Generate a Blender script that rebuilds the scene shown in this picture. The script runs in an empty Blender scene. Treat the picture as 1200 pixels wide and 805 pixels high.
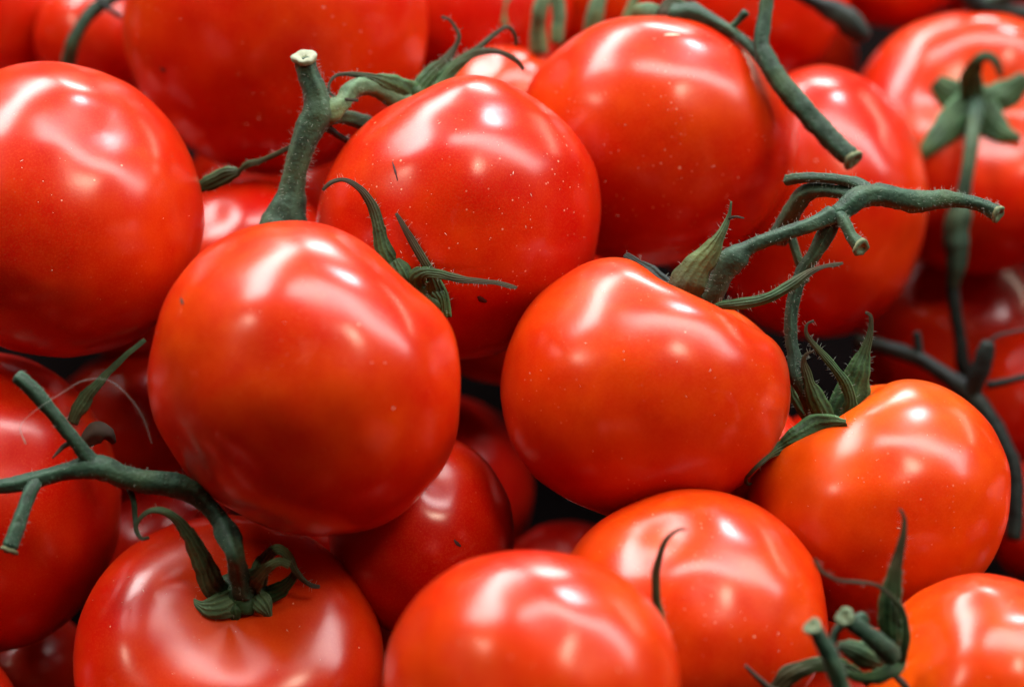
import bpy, bmesh, math, random
import numpy as np
from mathutils import Vector, Matrix, Quaternion, noise
random.seed(7)
S = bpy.context.scene
R = math.radians
# ------------------------------------------------------------------ camera
PITCH, DIST, MPP = R(45), 0.60, 0.00018          # metres per photo pixel at the reference plane
REF = Vector((0, 0, 0.12))
BACK = Vector((0, -math.cos(PITCH), math.sin(PITCH)))
RIGHT = Vector((1, 0, 0)); UP = BACK.cross(RIGHT)
CAMPOS = REF + BACK * DIST
cd = bpy.data.cameras.new('camera'); cam = bpy.data.objects.new('camera', cd); S.collection.objects.link(cam)
cam.matrix_world = Matrix((RIGHT, UP, BACK)).transposed().to_4x4(); cam.location = CAMPOS
cd.lens = 100; cd.sensor_width = 36; cd.clip_start = 0.02; cd.clip_end = 100
cd.dof.use_dof = True; cd.dof.focus_distance = DIST - 235 * MPP; cd.dof.aperture_fstop = 8.8
S.camera = cam
S.view_settings.view_transform = 'Standard'; S.view_settings.look = 'None'
S.view_settings.exposure = 0.25; S.view_settings.gamma = 1
try: S.cycles.use_denoising = True; S.cycles.max_bounces = 6; S.cycles.caustics_reflective = False
except Exception: pass
# ------------------------------------------------------------------ world and lamps (covered market, ceiling about 2 m above the fruit)
w = bpy.data.worlds.new('World'); S.world = w; w.use_nodes = True
bg = w.node_tree.nodes['Background']; bg.inputs[0].default_value = (0.92, 0.93, 1.0, 1); bg.inputs[1].default_value = 0.006
H = 2.0
def lamp(name, x, y, sx, sy, radiance, col, shape='RECTANGLE', rz=0.0):
    l = bpy.data.lights.new(name, 'AREA'); l.shape = shape; l.size = sx
    if shape == 'RECTANGLE': l.size_y = sy; area = sx * sy
    else: area = math.pi * sx * sx / 4
    l.energy = radiance * math.pi * area; l.color = col
    o = bpy.data.objects.new(name, l); S.collection.objects.link(o)
    o.location = REF + Vector((x, y, H)); o.rotation_euler = (0, 0, rz)
    return o
WHITE = (0.93, 0.92, 1.0); WARM = (1.0, 0.83, 0.62); SOFT = (1.0, 0.93, 0.91)
lamp('strip_lamp_cross', 2.3, 0.60, 5.3, 0.52, 15.5, SOFT)
lamp('strip_lamp_long', -1.15, 3.3, 0.95, 5.2, 21, SOFT, rz=R(-8.7))
lamp('round_lamp', 1.12, 2.1, 0.62, 0, 80, WHITE, 'DISK')
lamp('warm_spot_lamp_a', -2.0, -0.32, 0.42, 0, 34, WARM, 'DISK')
lamp('warm_spot_lamp_b', 0.85, -0.36, 0.42, 0, 34, WARM, 'DISK')
lamp('far_round_lamp', 0.9, 7.4, 2.0, 0, 64, SOFT, 'DISK')
lamp('far_strip_lamp', 6.6, 6.5, 0.8, 6.0, 26, WARM)

# ------------------------------------------------------------------ helpers
def P(x, y, z):                                   # a place in the pile: photo pixel + nearness (pixels)
    d = DIST - z * MPP; k = d / DIST * MPP
    return CAMPOS - BACK * d + RIGHT * ((x - 600) * k) + UP * ((402.5 - y) * k)
def K(z): return (DIST - z * MPP) / DIST * MPP
def tag(o, label=None, cat=None, group=None, kind=None):
    if label: o['label'] = label
    if cat: o['category'] = cat
    if group: o['group'] = group
    if kind: o['kind'] = kind
    return o
def empty(name, loc):
    o = bpy.data.objects.new(name, None); S.collection.objects.link(o); o.location = loc
    o.empty_display_size = .01
    return o
def link(name, me, mat, parent=None, smooth=True):
    if smooth:
        me.polygons.foreach_set('use_smooth', [True] * len(me.polygons))
    me.materials.append(mat)
    o = bpy.data.objects.new(name, me); S.collection.objects.link(o)
    if parent is not None:
        o.parent = parent
        p = parent; off = Vector()
        while p is not None: off += p.location; p = p.parent
        me.transform(Matrix.Translation(-off))
    return o
class NT:
    def __init__(s, name):
        s.m = bpy.data.materials.new(name); s.m.use_nodes = True; s.t = s.m.node_tree
        s.b = s.t.nodes['Principled BSDF']
    def n(s, typ, **kw):
        x = s.t.nodes.new(typ)
        for k, v in kw.items():
            if k.startswith('i_'):
                key = k[2:]; key = int(key) if key.isdigit() else key.replace('_', ' ')
                if isinstance(v, bpy.types.NodeSocket): s.t.links.new(v, x.inputs[key])
                else: x.inputs[key].default_value = v
            else: setattr(x, k, v)
        return x
    def l(s, a, b): s.t.links.new(a, b)
    def math(s, op, a, b=0.0, c=0.0, clamp=False):
        x = s.t.nodes.new('ShaderNodeMath'); x.operation = op; x.use_clamp = clamp
        for i, v in enumerate((a, b, c)):
            if isinstance(v, bpy.types.NodeSocket): s.t.links.new(v, x.inputs[i])
            else: x.inputs[i].default_value = v
        return x.outputs[0]
    def mix(s, f, a, b):
        x = s.t.nodes.new('ShaderNodeMix'); x.data_type = 'RGBA'
        for i, v in ((0, f), (6, a), (7, b)):
            if isinstance(v, bpy.types.NodeSocket): s.t.links.new(v, x.inputs[i])
            else: x.inputs[i].default_value = v if i == 0 else (*v, 1)
        return x.outputs[2]
    def ramp(s, v, a, b):
        x = s.n('ShaderNodeMapRange', clamp=True); s.l(v, x.inputs[0])
        x.inputs[1].default_value = a; x.inputs[2].default_value = b
        return x.outputs[0]

def tomato_material():
    t = NT('tomato_skin')
    co = t.n('ShaderNodeTexCoord').outputs['Object']
    rnd = t.n('ShaderNodeObjectInfo').outputs['Random']
    rip = t.n('ShaderNodeAttribute', attribute_type='OBJECT', attribute_name='orange').outputs['Fac']
    dus = t.n('ShaderNodeAttribute', attribute_type='OBJECT', attribute_name='dust').outputs['Fac']
    sh = t.n('ShaderNodeAttribute', attribute_name='shoulder').outputs['Fac']
    off = t.n('ShaderNodeCombineXYZ', i_0=t.math('MULTIPLY', rnd, 9.1), i_1=t.math('MULTIPLY', rnd, 4.7), i_2=rnd).outputs[0]
    p = t.n('ShaderNodeVectorMath', operation='ADD', i_0=co, i_1=off).outputs[0]
    big = t.n('ShaderNodeTexNoise', i_Vector=p, i_Scale=38.0, i_Detail=3.0, i_Roughness=0.55).outputs[0]
    mid = t.n('ShaderNodeTexNoise', i_Vector=p, i_Scale=210.0, i_Detail=4.0, i_Roughness=0.6).outputs[0]
    fine = t.n('ShaderNodeTexNoise', i_Vector=p, i_Scale=2600.0, i_Detail=2.0, i_Roughness=0.6).outputs[0]
    f = t.math('ADD', t.math('MULTIPLY', t.ramp(big, .35, .7), .35), t.math('MULTIPLY', t.ramp(mid, .3, .75), .16))
    f = t.math('ADD', f, rip); f = t.math('ADD', f, t.math('MULTIPLY', sh, .28), clamp=True)
    f = t.math('POWER', f, 1.8)
    col = t.mix(f, (0.42, 0.0006, 0.0001), (0.68, 0.086, 0.0004))
    col = t.mix(t.math('MULTIPLY', t.ramp(fine, .45, .8), .18), col, (0.66, 0.12, 0.03))
    # pale pores and dust grains
    def dots(scale, rad, thr, seedoff):
        pv = t.n('ShaderNodeVectorMath', operation='ADD', i_0=p, i_1=(seedoff, 0, seedoff)).outputs[0]
        v = t.n('ShaderNodeTexVoronoi', i_Vector=pv, i_Scale=scale)
        sep = t.n('ShaderNodeSeparateColor', i_0=v.outputs['Color'])
        r_ = t.math('MULTIPLY', sep.outputs[1], rad)
        d = t.math('LESS_THAN', v.outputs['Distance'], r_)
        g = t.math('GREATER_THAN', sep.outputs[0], thr)
        return t.math('MULTIPLY', d, g)
    clump = t.ramp(t.n('ShaderNodeTexNoise', i_Vector=p, i_Scale=60.0, i_Detail=2.0).outputs[0], .42, .66)
    d1 = t.math('MULTIPLY', t.math('MULTIPLY', dots(900, .20, .45, 3.3), clump), t.math('MULTIPLY', dus, .75))
    d2 = t.math('MULTIPLY', dots(210, .065, .62, 7.7), .55)
    d3 = t.math('MULTIPLY', t.math('MULTIPLY', dots(420, .12, .6, 1.1), clump), t.math('MULTIPLY', dus, .8))
    dd = t.math('MAXIMUM', t.math('MAXIMUM', d1, d2), d3)
    col = t.mix(dd, col, (0.86, 0.52, 0.33))
    # faint waxy scuffs
    sc = t.n('ShaderNodeTexNoise', i_Vector=p, i_Scale=95.0, i_Detail=6.0, i_Roughness=0.72, i_Distortion=1.2).outputs[0]
    scuff = t.math('MULTIPLY', t.ramp(sc, .62, .80), .09)
    col = t.mix(scuff, col, (0.78, 0.32, 0.22))
    t.l(col, t.b.inputs['Base Color'])
    t.b.inputs['Subsurface Weight'].default_value = 0.16
    t.b.inputs['Subsurface Radius'].default_value = (1.0, 0.18, 0.06)
    t.b.inputs['Subsurface Scale'].default_value = 0.0035
    t.b.inputs['IOR'].default_value = 1.45
    rg = t.math('ADD', t.math('MULTIPLY', mid, .16), .36)
    rg = t.math('ADD', rg, t.math('MULTIPLY', scuff, .8))
    t.l(rg, t.b.inputs['Roughness'])
    t.b.inputs['Coat Weight'].default_value = 1.0
    t.b.inputs['Specular IOR Level'].default_value = 0.03
    t.b.inputs['Coat IOR'].default_value = 1.45
    t.l(t.math('ADD', t.math('MULTIPLY', big, .08), t.math('ADD', .205, t.math('MULTIPLY', scuff, .5))), t.b.inputs['Coat Roughness'])
    hgt = t.math('ADD', t.math('MULTIPLY', fine, .10), t.math('MULTIPLY', mid, .5))
    hgt = t.math('ADD', hgt, t.math('MULTIPLY', dd, .6))
    bp = t.n('ShaderNodeBump', i_Strength=0.22, i_Distance=0.0004); t.l(hgt, bp.inputs['Height'])
    t.l(bp.outputs[0], t.b.inputs['Normal'])
    bp2 = t.n('ShaderNodeBump', i_Strength=0.16, i_Distance=0.0003); t.l(hgt, bp2.inputs['Height'])
    t.l(bp2.outputs[0], t.b.inputs['Coat Normal'])
    return t.m

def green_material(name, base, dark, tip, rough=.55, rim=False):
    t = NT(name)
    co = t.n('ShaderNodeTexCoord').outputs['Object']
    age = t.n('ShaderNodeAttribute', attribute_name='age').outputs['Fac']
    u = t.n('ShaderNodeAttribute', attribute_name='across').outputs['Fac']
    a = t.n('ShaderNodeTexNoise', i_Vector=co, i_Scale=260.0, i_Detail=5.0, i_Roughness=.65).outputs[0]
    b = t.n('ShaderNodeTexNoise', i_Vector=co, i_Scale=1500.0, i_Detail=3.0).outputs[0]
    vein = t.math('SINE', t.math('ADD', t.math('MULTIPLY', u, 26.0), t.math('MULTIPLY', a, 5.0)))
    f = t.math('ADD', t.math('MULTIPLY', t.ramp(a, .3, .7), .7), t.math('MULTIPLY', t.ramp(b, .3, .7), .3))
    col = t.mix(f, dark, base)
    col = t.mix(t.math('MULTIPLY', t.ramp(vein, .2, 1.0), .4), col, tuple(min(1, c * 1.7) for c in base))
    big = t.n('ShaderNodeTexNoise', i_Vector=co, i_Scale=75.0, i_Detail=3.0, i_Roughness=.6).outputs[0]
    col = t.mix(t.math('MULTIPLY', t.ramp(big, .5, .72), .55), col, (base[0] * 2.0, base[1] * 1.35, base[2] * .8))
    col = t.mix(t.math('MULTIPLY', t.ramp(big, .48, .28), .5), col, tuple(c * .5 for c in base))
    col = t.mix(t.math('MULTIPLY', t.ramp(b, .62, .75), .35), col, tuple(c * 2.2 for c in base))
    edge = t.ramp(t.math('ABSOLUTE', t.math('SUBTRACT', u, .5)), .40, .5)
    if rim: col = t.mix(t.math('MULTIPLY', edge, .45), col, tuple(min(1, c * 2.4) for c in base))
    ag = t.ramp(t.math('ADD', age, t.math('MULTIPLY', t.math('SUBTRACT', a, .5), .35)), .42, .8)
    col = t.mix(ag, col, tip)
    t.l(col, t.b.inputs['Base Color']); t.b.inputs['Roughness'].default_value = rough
    t.b.inputs['Specular IOR Level'].default_value = .22
    t.b.inputs['Sheen Weight'].default_value = .03; t.b.inputs['Sheen Tint'].default_value = (.8, .9, .85, 1)
    hg = t.math('ADD', t.math('MULTIPLY', a, .8), t.math('ADD', t.math('MULTIPLY', b, .35), t.math('MULTIPLY', vein, .16)))
    bp = t.n('ShaderNodeBump', i_Strength=0.7, i_Distance=0.0006); t.l(hg, bp.inputs['Height'])
    t.l(bp.outputs[0], t.b.inputs['Normal'])
    return t.m
def plain(name, col, rough=.6, noise_amt=.5, scale=900.):
    t = NT(name)
    co = t.n('ShaderNodeTexCoord').outputs['Object']
    a = t.n('ShaderNodeTexNoise', i_Vector=co, i_Scale=scale, i_Detail=4.0).outputs[0]
    t.l(t.mix(t.math('MULTIPLY', t.ramp(a, .3, .7), noise_amt), col, tuple(c * .35 for c in col)), t.b.inputs['Base Color'])
    t.b.inputs['Roughness'].default_value = rough
    return t.m
M_T = tomato_material()
M_ST = green_material('stem_green', (0.032, 0.080, 0.050), (0.005, 0.017, 0.011), (0.06, 0.06, 0.035))
M_SP = green_material('sepal_green', (0.030, 0.082, 0.030), (0.005, 0.018, 0.007), (0.036, 0.030, 0.012), rim=True)
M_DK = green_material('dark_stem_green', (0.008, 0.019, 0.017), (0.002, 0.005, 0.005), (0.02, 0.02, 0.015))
M_PALE = green_material('pale_green', (0.085, 0.165, 0.085), (0.028, 0.070, 0.032), (0.035, 0.028, 0.016))
M_HAIR = plain('plant_hair', (0.30, 0.36, 0.30), .5, .1)
M_CUT = plain('cut_pith', (0.27, 0.31, 0.21), .7, .35, 1800.)
M_CORE = plain('cut_core', (0.16, 0.20, 0.10), .8, .5, 1800.)
M_CUTG = plain('cut_green', (0.10, 0.16, 0.08), .7, .7, 1500.)
M_BROWN = plain('dried_brown', (0.05, 0.032, 0.018), .8, .6)
M_SPOT = plain('dark_blemish', (0.05, 0.008, 0.006), .6, .5)
M_FLECK = plain('pale_fleck', (0.75, 0.60, 0.45), .7, .3)
M_TRAY = plain('black_tray', (0.004, 0.003, 0.003), 1.0, .3, 200.)  # shade of the gaps put into the colour: near-black, no gloss
M_TRAY.node_tree.nodes['Principled BSDF'].inputs['Specular IOR Level'].default_value = .0

# ------------------------------------------------------------------ tray under the pile
me = bpy.data.meshes.new('tray')
bm = bmesh.new(); bmesh.ops.create_grid(bm, x_segments=40, y_segments=40, size=.45)
for v in bm.verts: v.co.z = .0015 * math.sin(v.co.x * 420) ; v.co.z += .03 * max(0, (max(abs(v.co.x), abs(v.co.y)) - .40) / .05)
bm.to_mesh(me); bm.free()
tray = link('tray', me, M_TRAY); tray.location = (REF.x, REF.y, REF.z - .125)
tag(tray, 'ribbed tray floor under the heap of tomatoes, blackened as gap shade', kind='structure')

# ------------------------------------------------------------------ tomatoes
TOM = {}
def tomato(key, x, y, rx, ry, z, axis, label, orange=.15, dust=.3, dimple=.22, lobes=3, lamp_=.035, ob=.88, calyx=False, dw=.42, seed=None, lump=1.0, res=(112, 64)):
    rng = random.Random(seed or key)
    nu, nv = res
    ax = Vector(axis).normalized()
    q = Vector((0, 0, 1)).rotation_difference(ax)
    q = q @ Quaternion((0, 0, 1), rng.uniform(0, 6.28))
    th = np.linspace(0, math.pi, nv + 1); th = th - .12 * np.sin(2 * th) * 0
    ph = np.linspace(0, 2 * math.pi, nu, endpoint=False)
    verts, sh = [], []
    p1, p2, p3 = rng.uniform(0, 6.3), rng.uniform(0, 6.3), rng.uniform(0, 6.3)
    so = Vector((rng.uniform(-50, 50),) * 3)
    for i, t in enumerate(th):
        for j, f in enumerate(ph):
            if (i == 0 or i == nv) and j > 0: continue
            st, ct = math.sin(t), math.cos(t)
            d = Vector((st * math.cos(f), st * math.sin(f), ct))
            sl = math.exp(-((t - .55) / .55) ** 2)
            r = 1 + lamp_ * math.cos(lobes * f + p1) * sl + .6 * lamp_ * math.cos((lobes + 2) * f + p2) * sl + .012 * math.cos(2 * f + p3) * st
            r += lump * .030 * noise.noise(d * 1.5 + so) + .010 * noise.noise(d * 3.6 + so)
            c = ct * ob
            c -= dimple * math.exp(-(t / dw) ** 2)
            c += .05 * math.exp(-((math.pi - t) / .25) ** 2)
            verts.append(Vector((r * st * math.cos(f) * (1 + .04 * ct), r * st * math.sin(f) * (1 + .04 * ct), r * c)))
            sh.append(math.exp(-(t / .55) ** 2))
    faces = []
    def idx(i, j): return 0 if i == 0 else (1 + (nv - 1) * nu if i == nv else 1 + (i - 1) * nu + j % nu)
    for i in range(nv):
        for j in range(nu):
            a, b, c_, d_ = idx(i, j), idx(i + 1, j), idx(i + 1, j + 1), idx(i, j + 1)
            if i == 0: faces.append((a, b, c_))
            elif i == nv - 1: faces.append((a, b, d_))
            else: faces.append((a, b, c_, d_))
    V = np.array([(q @ v)[:] for v in verts])
    lo, hi = V.min(0), V.max(0)
    V = V - (lo + hi) / 2
    k = K(z)
    e = (hi - lo) / 2
    sx, sy = rx * k / e[0], ry * k / e[1]
    V = V * np.array([sx, sy, (sx + sy) / 2])
    M3 = np.array([[RIGHT[i], UP[i], BACK[i]] for i in range(3)])
    W = V @ M3.T
    me = bpy.data.meshes.new('tomato'); me.from_pydata(W.tolist(), [], faces); me.update()
    me.attributes.new('shoulder', 'FLOAT', 'POINT').data.foreach_set('value', sh)
    me.polygons.foreach_set('use_smooth', [True] * len(faces)); me.materials.append(M_T)
    loc = P(x, y, z)
    top = Vector(W[0]) + loc
    if calyx:
        root = empty('tomato', loc); o = bpy.data.objects.new('fruit', me); S.collection.objects.link(o); o.parent = root
    else:
        root = o = bpy.data.objects.new('tomato', me); S.collection.objects.link(o); o.location = loc
    o['orange'] = orange; o['dust'] = dust
    tag(root, label, 'tomato', 'tomatoes heaped in the tray')
    from mathutils.bvhtree import BVHTree
    bv = BVHTree.FromPolygons([(Vector(v) + loc) for v in W], [tuple(f) for f in faces])
    TOM[key] = dict(root=root, fruit=o, loc=loc, z=z, x=x, y=y, rx=rx, ry=ry, bv=bv, top=top, axis=(RIGHT * ax.x + UP * ax.y + BACK * ax.z), k=k)
    return root
def on(key, x, y, lift=0):                        # point on the visible skin of a tomato
    T = TOM[key]; d = (P(x, y, 0) - CAMPOS).normalized()
    h = T['bv'].ray_cast(CAMPOS, d)
    if h[0] is None:
        p = P(x, y, T['z']); n = T['bv'].find_nearest(p); return p - d * lift * MPP, (p - T['loc']).normalized()
    return h[0] + h[1] * lift * MPP, h[1]
def zof(p): return (DIST - (CAMPOS - p).dot(BACK)) / MPP
def zs(key, x, y, lift=0): return zof(on(key, x, y, lift)[0])

# key, x, y, rx, ry, z, axis(camera: right, up, to viewer)
tomato('L', 66, 245, 172, 174, 120, (-.4, -.5, -.7), 'large smooth red tomato cut by the left edge, above the forked green stem', .16, .1)
tomato('A', 323, 26, 178, 179, -200, (-.2, .5, -.8), 'big dusty red tomato behind the upright cut stem, touching the top edge', .15, .25)
tomato('D', 357, 443, 184, 184, 310, (.74, .56, -.38), 'round red tomato topmost at centre left, with the upright cut stem rising behind it', .20, .12, calyx=True, dimple=.16)
tomato('C', 538, 257, 167, 166, 96, (-.30, .80, -.50), 'speckled red tomato with a small crease scar, behind the topmost round one', .10, .8, calyx=True, dimple=.14, lobes=3, lamp_=.04)
tomato('B', 768, 168, 168, 143, -104, (-.10, .96, -.22), 'broad flattened red tomato with pale flecks, at upper centre', .14, .6, calyx=True, dimple=.12, ob=.86, lobes=2, lamp_=.02, seed='b2', lump=.3)
tomato('E', 756, 456, 170, 154, 208, (.50, .86, .07), 'notched heart shaped red tomato at centre, under the upright pale sepal', .24, .35, calyx=True, dimple=.42, dw=.40, ob=1.0, lamp_=.012, lump=.4)
tomato('F', 1028, 589, 154, 145, 174, (-.46, .86, .06), 'orange red tomato at right with long curling green sepals on its left shoulder', .44, .3, calyx=True, dimple=.22, dw=.38, ob=.92, lamp_=.02, lump=.4)
tomato('G', 806, 723, 164, 150, 317, (.2, -.7, -.6), 'red tomato at lower right of centre with one thin curved sepal lying across it', .30, .4)
tomato('H', 623, 816, 174, 173, 540, (.45, .45, -.77), 'red tomato cut by the bottom edge at centre, with a strong white highlight', .20, .1, calyx=True)
tomato('I', 1148, 803, 132, 131, 380, (-.80, .30, .38), 'orange red tomato in the bottom right corner beside the cut sprig', .38, .2, calyx=True, dimple=.12, lamp_=.008)
tomato('M', 269, 776, 181, 172, 198, (.08, .52, .85), 'red tomato at bottom left facing up with its green calyx showing whole', .10, .15, calyx=True, dimple=.22, dw=.55, ob=.86, lobes=4, lamp_=.004, lump=.25)
tomato('N', -33, 586, 172, 178, 80, (-.5, -.3, -.8), 'red tomato at the left edge lying under the forked green stem', .12, .1)
tomato('O', 494, 625, 109, 118, 135, (-.2, -.6, -.7), 'small deep red tomato in shade between four big ones at lower centre', .0, .1)
tomato('P', 520, 572, 106, 110, -430, (.2, -.6, -.7), 'dark shaded tomato deep in the gap right of the topmost round one', .0, .1)
tomato('Q', 665, 690, 85, 80, -270, (.2, -.6, -.7), 'dark tomato sliver deep in the gap above the bottom centre tomato', .0, .1)
tomato('K', 953, 237, 133, 160, -305, (-.7, .35, -.6), 'tall oval red tomato at right behind the branching green stem', .12, .15, ob=.96)
tomato('J', 1142, 168, 152, 154, -492, (-.02, .34, .94), 'blurred red tomato at top right with a green star calyx facing up', .16, .1, calyx=True, dimple=.26, dw=.5, ob=.85)
tomato('R', 1120, 400, 115, 112, -603, (.3, -.6, -.7), 'dark blurred tomato low in the heap at the right, behind the drooping stem', .0, .1)
tomato('RR', 1225, 470, 95, 90, -430, (.3, -.6, -.7), 'shaded red tomato cut by the right edge beside the dark blue stem knob', .0, .1)
tomato('S', 560, 10, 110, 110, -441, (.3, -.6, -.7), 'blurred red tomato at the top edge between the two big rear tomatoes', .0, .1)
tomato('SS', 590, 120, 80, 66, -316, (.3, -.6, -.7), 'small orange tomato peeping out behind the dried curled sepals', .34, .1)
tomato('SB', 690, -20, 95, 80, -585, (.3, -.6, -.7), 'blurred orange red tomato at the top edge behind the broad flattened one', .30, .1)
tomato('TA', 905, -8, 92, 98, -520, (.3, -.6, -.7), 'blurred red tomato at the top edge behind the slanting green stem', .05, .1)
tomato('U', 1050, -45, 80, 80, -640, (.3, -.6, -.7), 'blurred orange red tomato at the top edge left of the dark stem tangle', .3, .1)
tomato('V', 112, 38, 72, 75, -428, (.3, -.6, -.7), 'blurred tomato at top left under the curved dark green stem', .1, .1)
tomato('VB', 5, 5, 72, 95, -512, (.3, -.6, -.7), 'blurred red tomato in the top left corner', .1, .1)
tomato('W', 288, 309, 102, 100, -185, (.3, -.6, -.7), 'pale lit tomato peeping out at the foot of the upright cut stem', .05, .5)
tomato('X', 150, 500, 90, 90, -430, (.3, -.6, -.7), 'dark shaded tomato deep behind the forked green stem', .0, .1)
tomato('XB', 195, 650, 90, 90, -400, (.3, -.6, -.7), 'dark tomato deep in the gap above the bottom left one', .0, .1)
tomato('Y', 985, 860, 90, 95, 180, (.3, -.6, -.7), 'red tomato sliver at the bottom edge behind the cut sprig', .2, .1)
tomato('Z', 1215, 610, 60, 70, -330, (.3, -.6, -.7), 'dark tomato at the right edge beside the orange red one', .0, .1)
tomato('AA', 760, -70, 80, 100, -728, (.3, -.6, -.7), 'farthest blurred tomato at the top edge behind the pale stems', .2, .1)
tomato('AB', 1170, -40, 90, 70, -760, (.3, -.6, -.7), 'farthest blurred tomato in the top right corner behind dark stems', .1, .1)

# tomatoes of the lower layer, glimpsed in the gaps; unseen ones below and outside the frame added to block light
NICK = dict(L='large left', A='big top', D='topmost round', C='scarred', B='broad flattened', E='notched', F='orange red', G='curved sepal', H='bottom centre', I='bottom right', M='upward facing', N='left edge',
            O='small deep red', P='shaded central', Q='deep central', K='tall oval', J='star calyx', R='low right', RR='right edge', S='top edge', SS='small orange', SB='rear orange red', TA='rear red', U='rear right', V='top left', VB='corner', W='pale lit', X='deep left', XB='deep lower left', Y='bottom edge', Z='lower right edge', AA='farthest', AB='far corner')
USED = set()
def gap_fill():
    rg = random.Random(5); placed = [(T['x'], T['y'], (T['rx'] + T['ry']) / 2, T['z']) for T in TOM.values()]
    base = list(placed)
    n = 0
    for _try in range(5200):
        if True:
            x, y = rg.uniform(-230, 1430), rg.uniform(-170, 990); r = rg.uniform(70, 112)
            inside = -r < x < 1200 + r and -r < y < 805 + r
            z = (y - 400) * .95 - (30 if inside else 40)
            for (a, b, c, d) in placed:
                dd = math.hypot(a - x, b - y); s = (r + c) * .91
                if dd < s: z = min(z, d - math.sqrt(s * s - dd * dd))
            if z < (y - 400) * .95 - 380 or z < -950: continue
            if not inside and (y > 1000 or x < -200 or x > 1400): continue
            if inside:
                # count how much of its disc shows; hidden ones stay as added light blockers
                seen = 0
                for i in range(90):
                    a = rg.uniform(0, 6.28); q = r * math.sqrt(rg.random()) * .97
                    px, py = x + q * math.cos(a), y + q * math.sin(a)
                    if 0 < px < 1200 and 0 < py < 805 and all(math.hypot(a2 - px, b2 - py) > c2 or d2 < z for (a2, b2, c2, d2) in placed): seen += 1
                hid = seen < 2
                if not hid: z -= 150 + (180 if x < 230 and 300 < y < 640 else 0)
            else: hid = True
            placed.append((x, y, r, z)); n += 1
            k_ = 'low%d' % n
            tomato(k_, x, y, r, r * rg.uniform(.9, 1.0), z, (rg.uniform(-.5, .5), rg.uniform(-1, 0), -.8),
                   'unseen tomato of the heap just beyond the frame edge' if not inside else ('tomato of the lower layer hidden under the others' if hid else 'dark tomato of the lower layer glimpsed in a gap of the heap'), rg.uniform(0, .2), .1, res=(56, 32) if hid else (112, 64))
            if inside and not hid:
                nn = sorted((math.hypot(TOM[q]['x'] - x, TOM[q]['y'] - y), q) for q in NICK)[:3]
                TOM[k_]['root']['label'] = 'dark lower tomato glimpsed between the %s tomato and the %s tomato' % (NICK[nn[0][1]], NICK[nn[1][1]])
                if TOM[k_]['root']['label'] in USED: TOM[k_]['root']['label'] = 'dark lower tomato glimpsed among the %s, %s and %s tomatoes' % tuple(NICK[q[1]] for q in nn)
                USED.add(TOM[k_]['root']['label'])
            if inside: TOM[k_]['root']['group'] = 'tomatoes hidden under the others' if hid else 'tomatoes glimpsed in the gaps'
            else: TOM[k_]['root']['group'] = 'tomatoes at the border of the heap'
    print('GAPFILL', n)
gap_fill()

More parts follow.
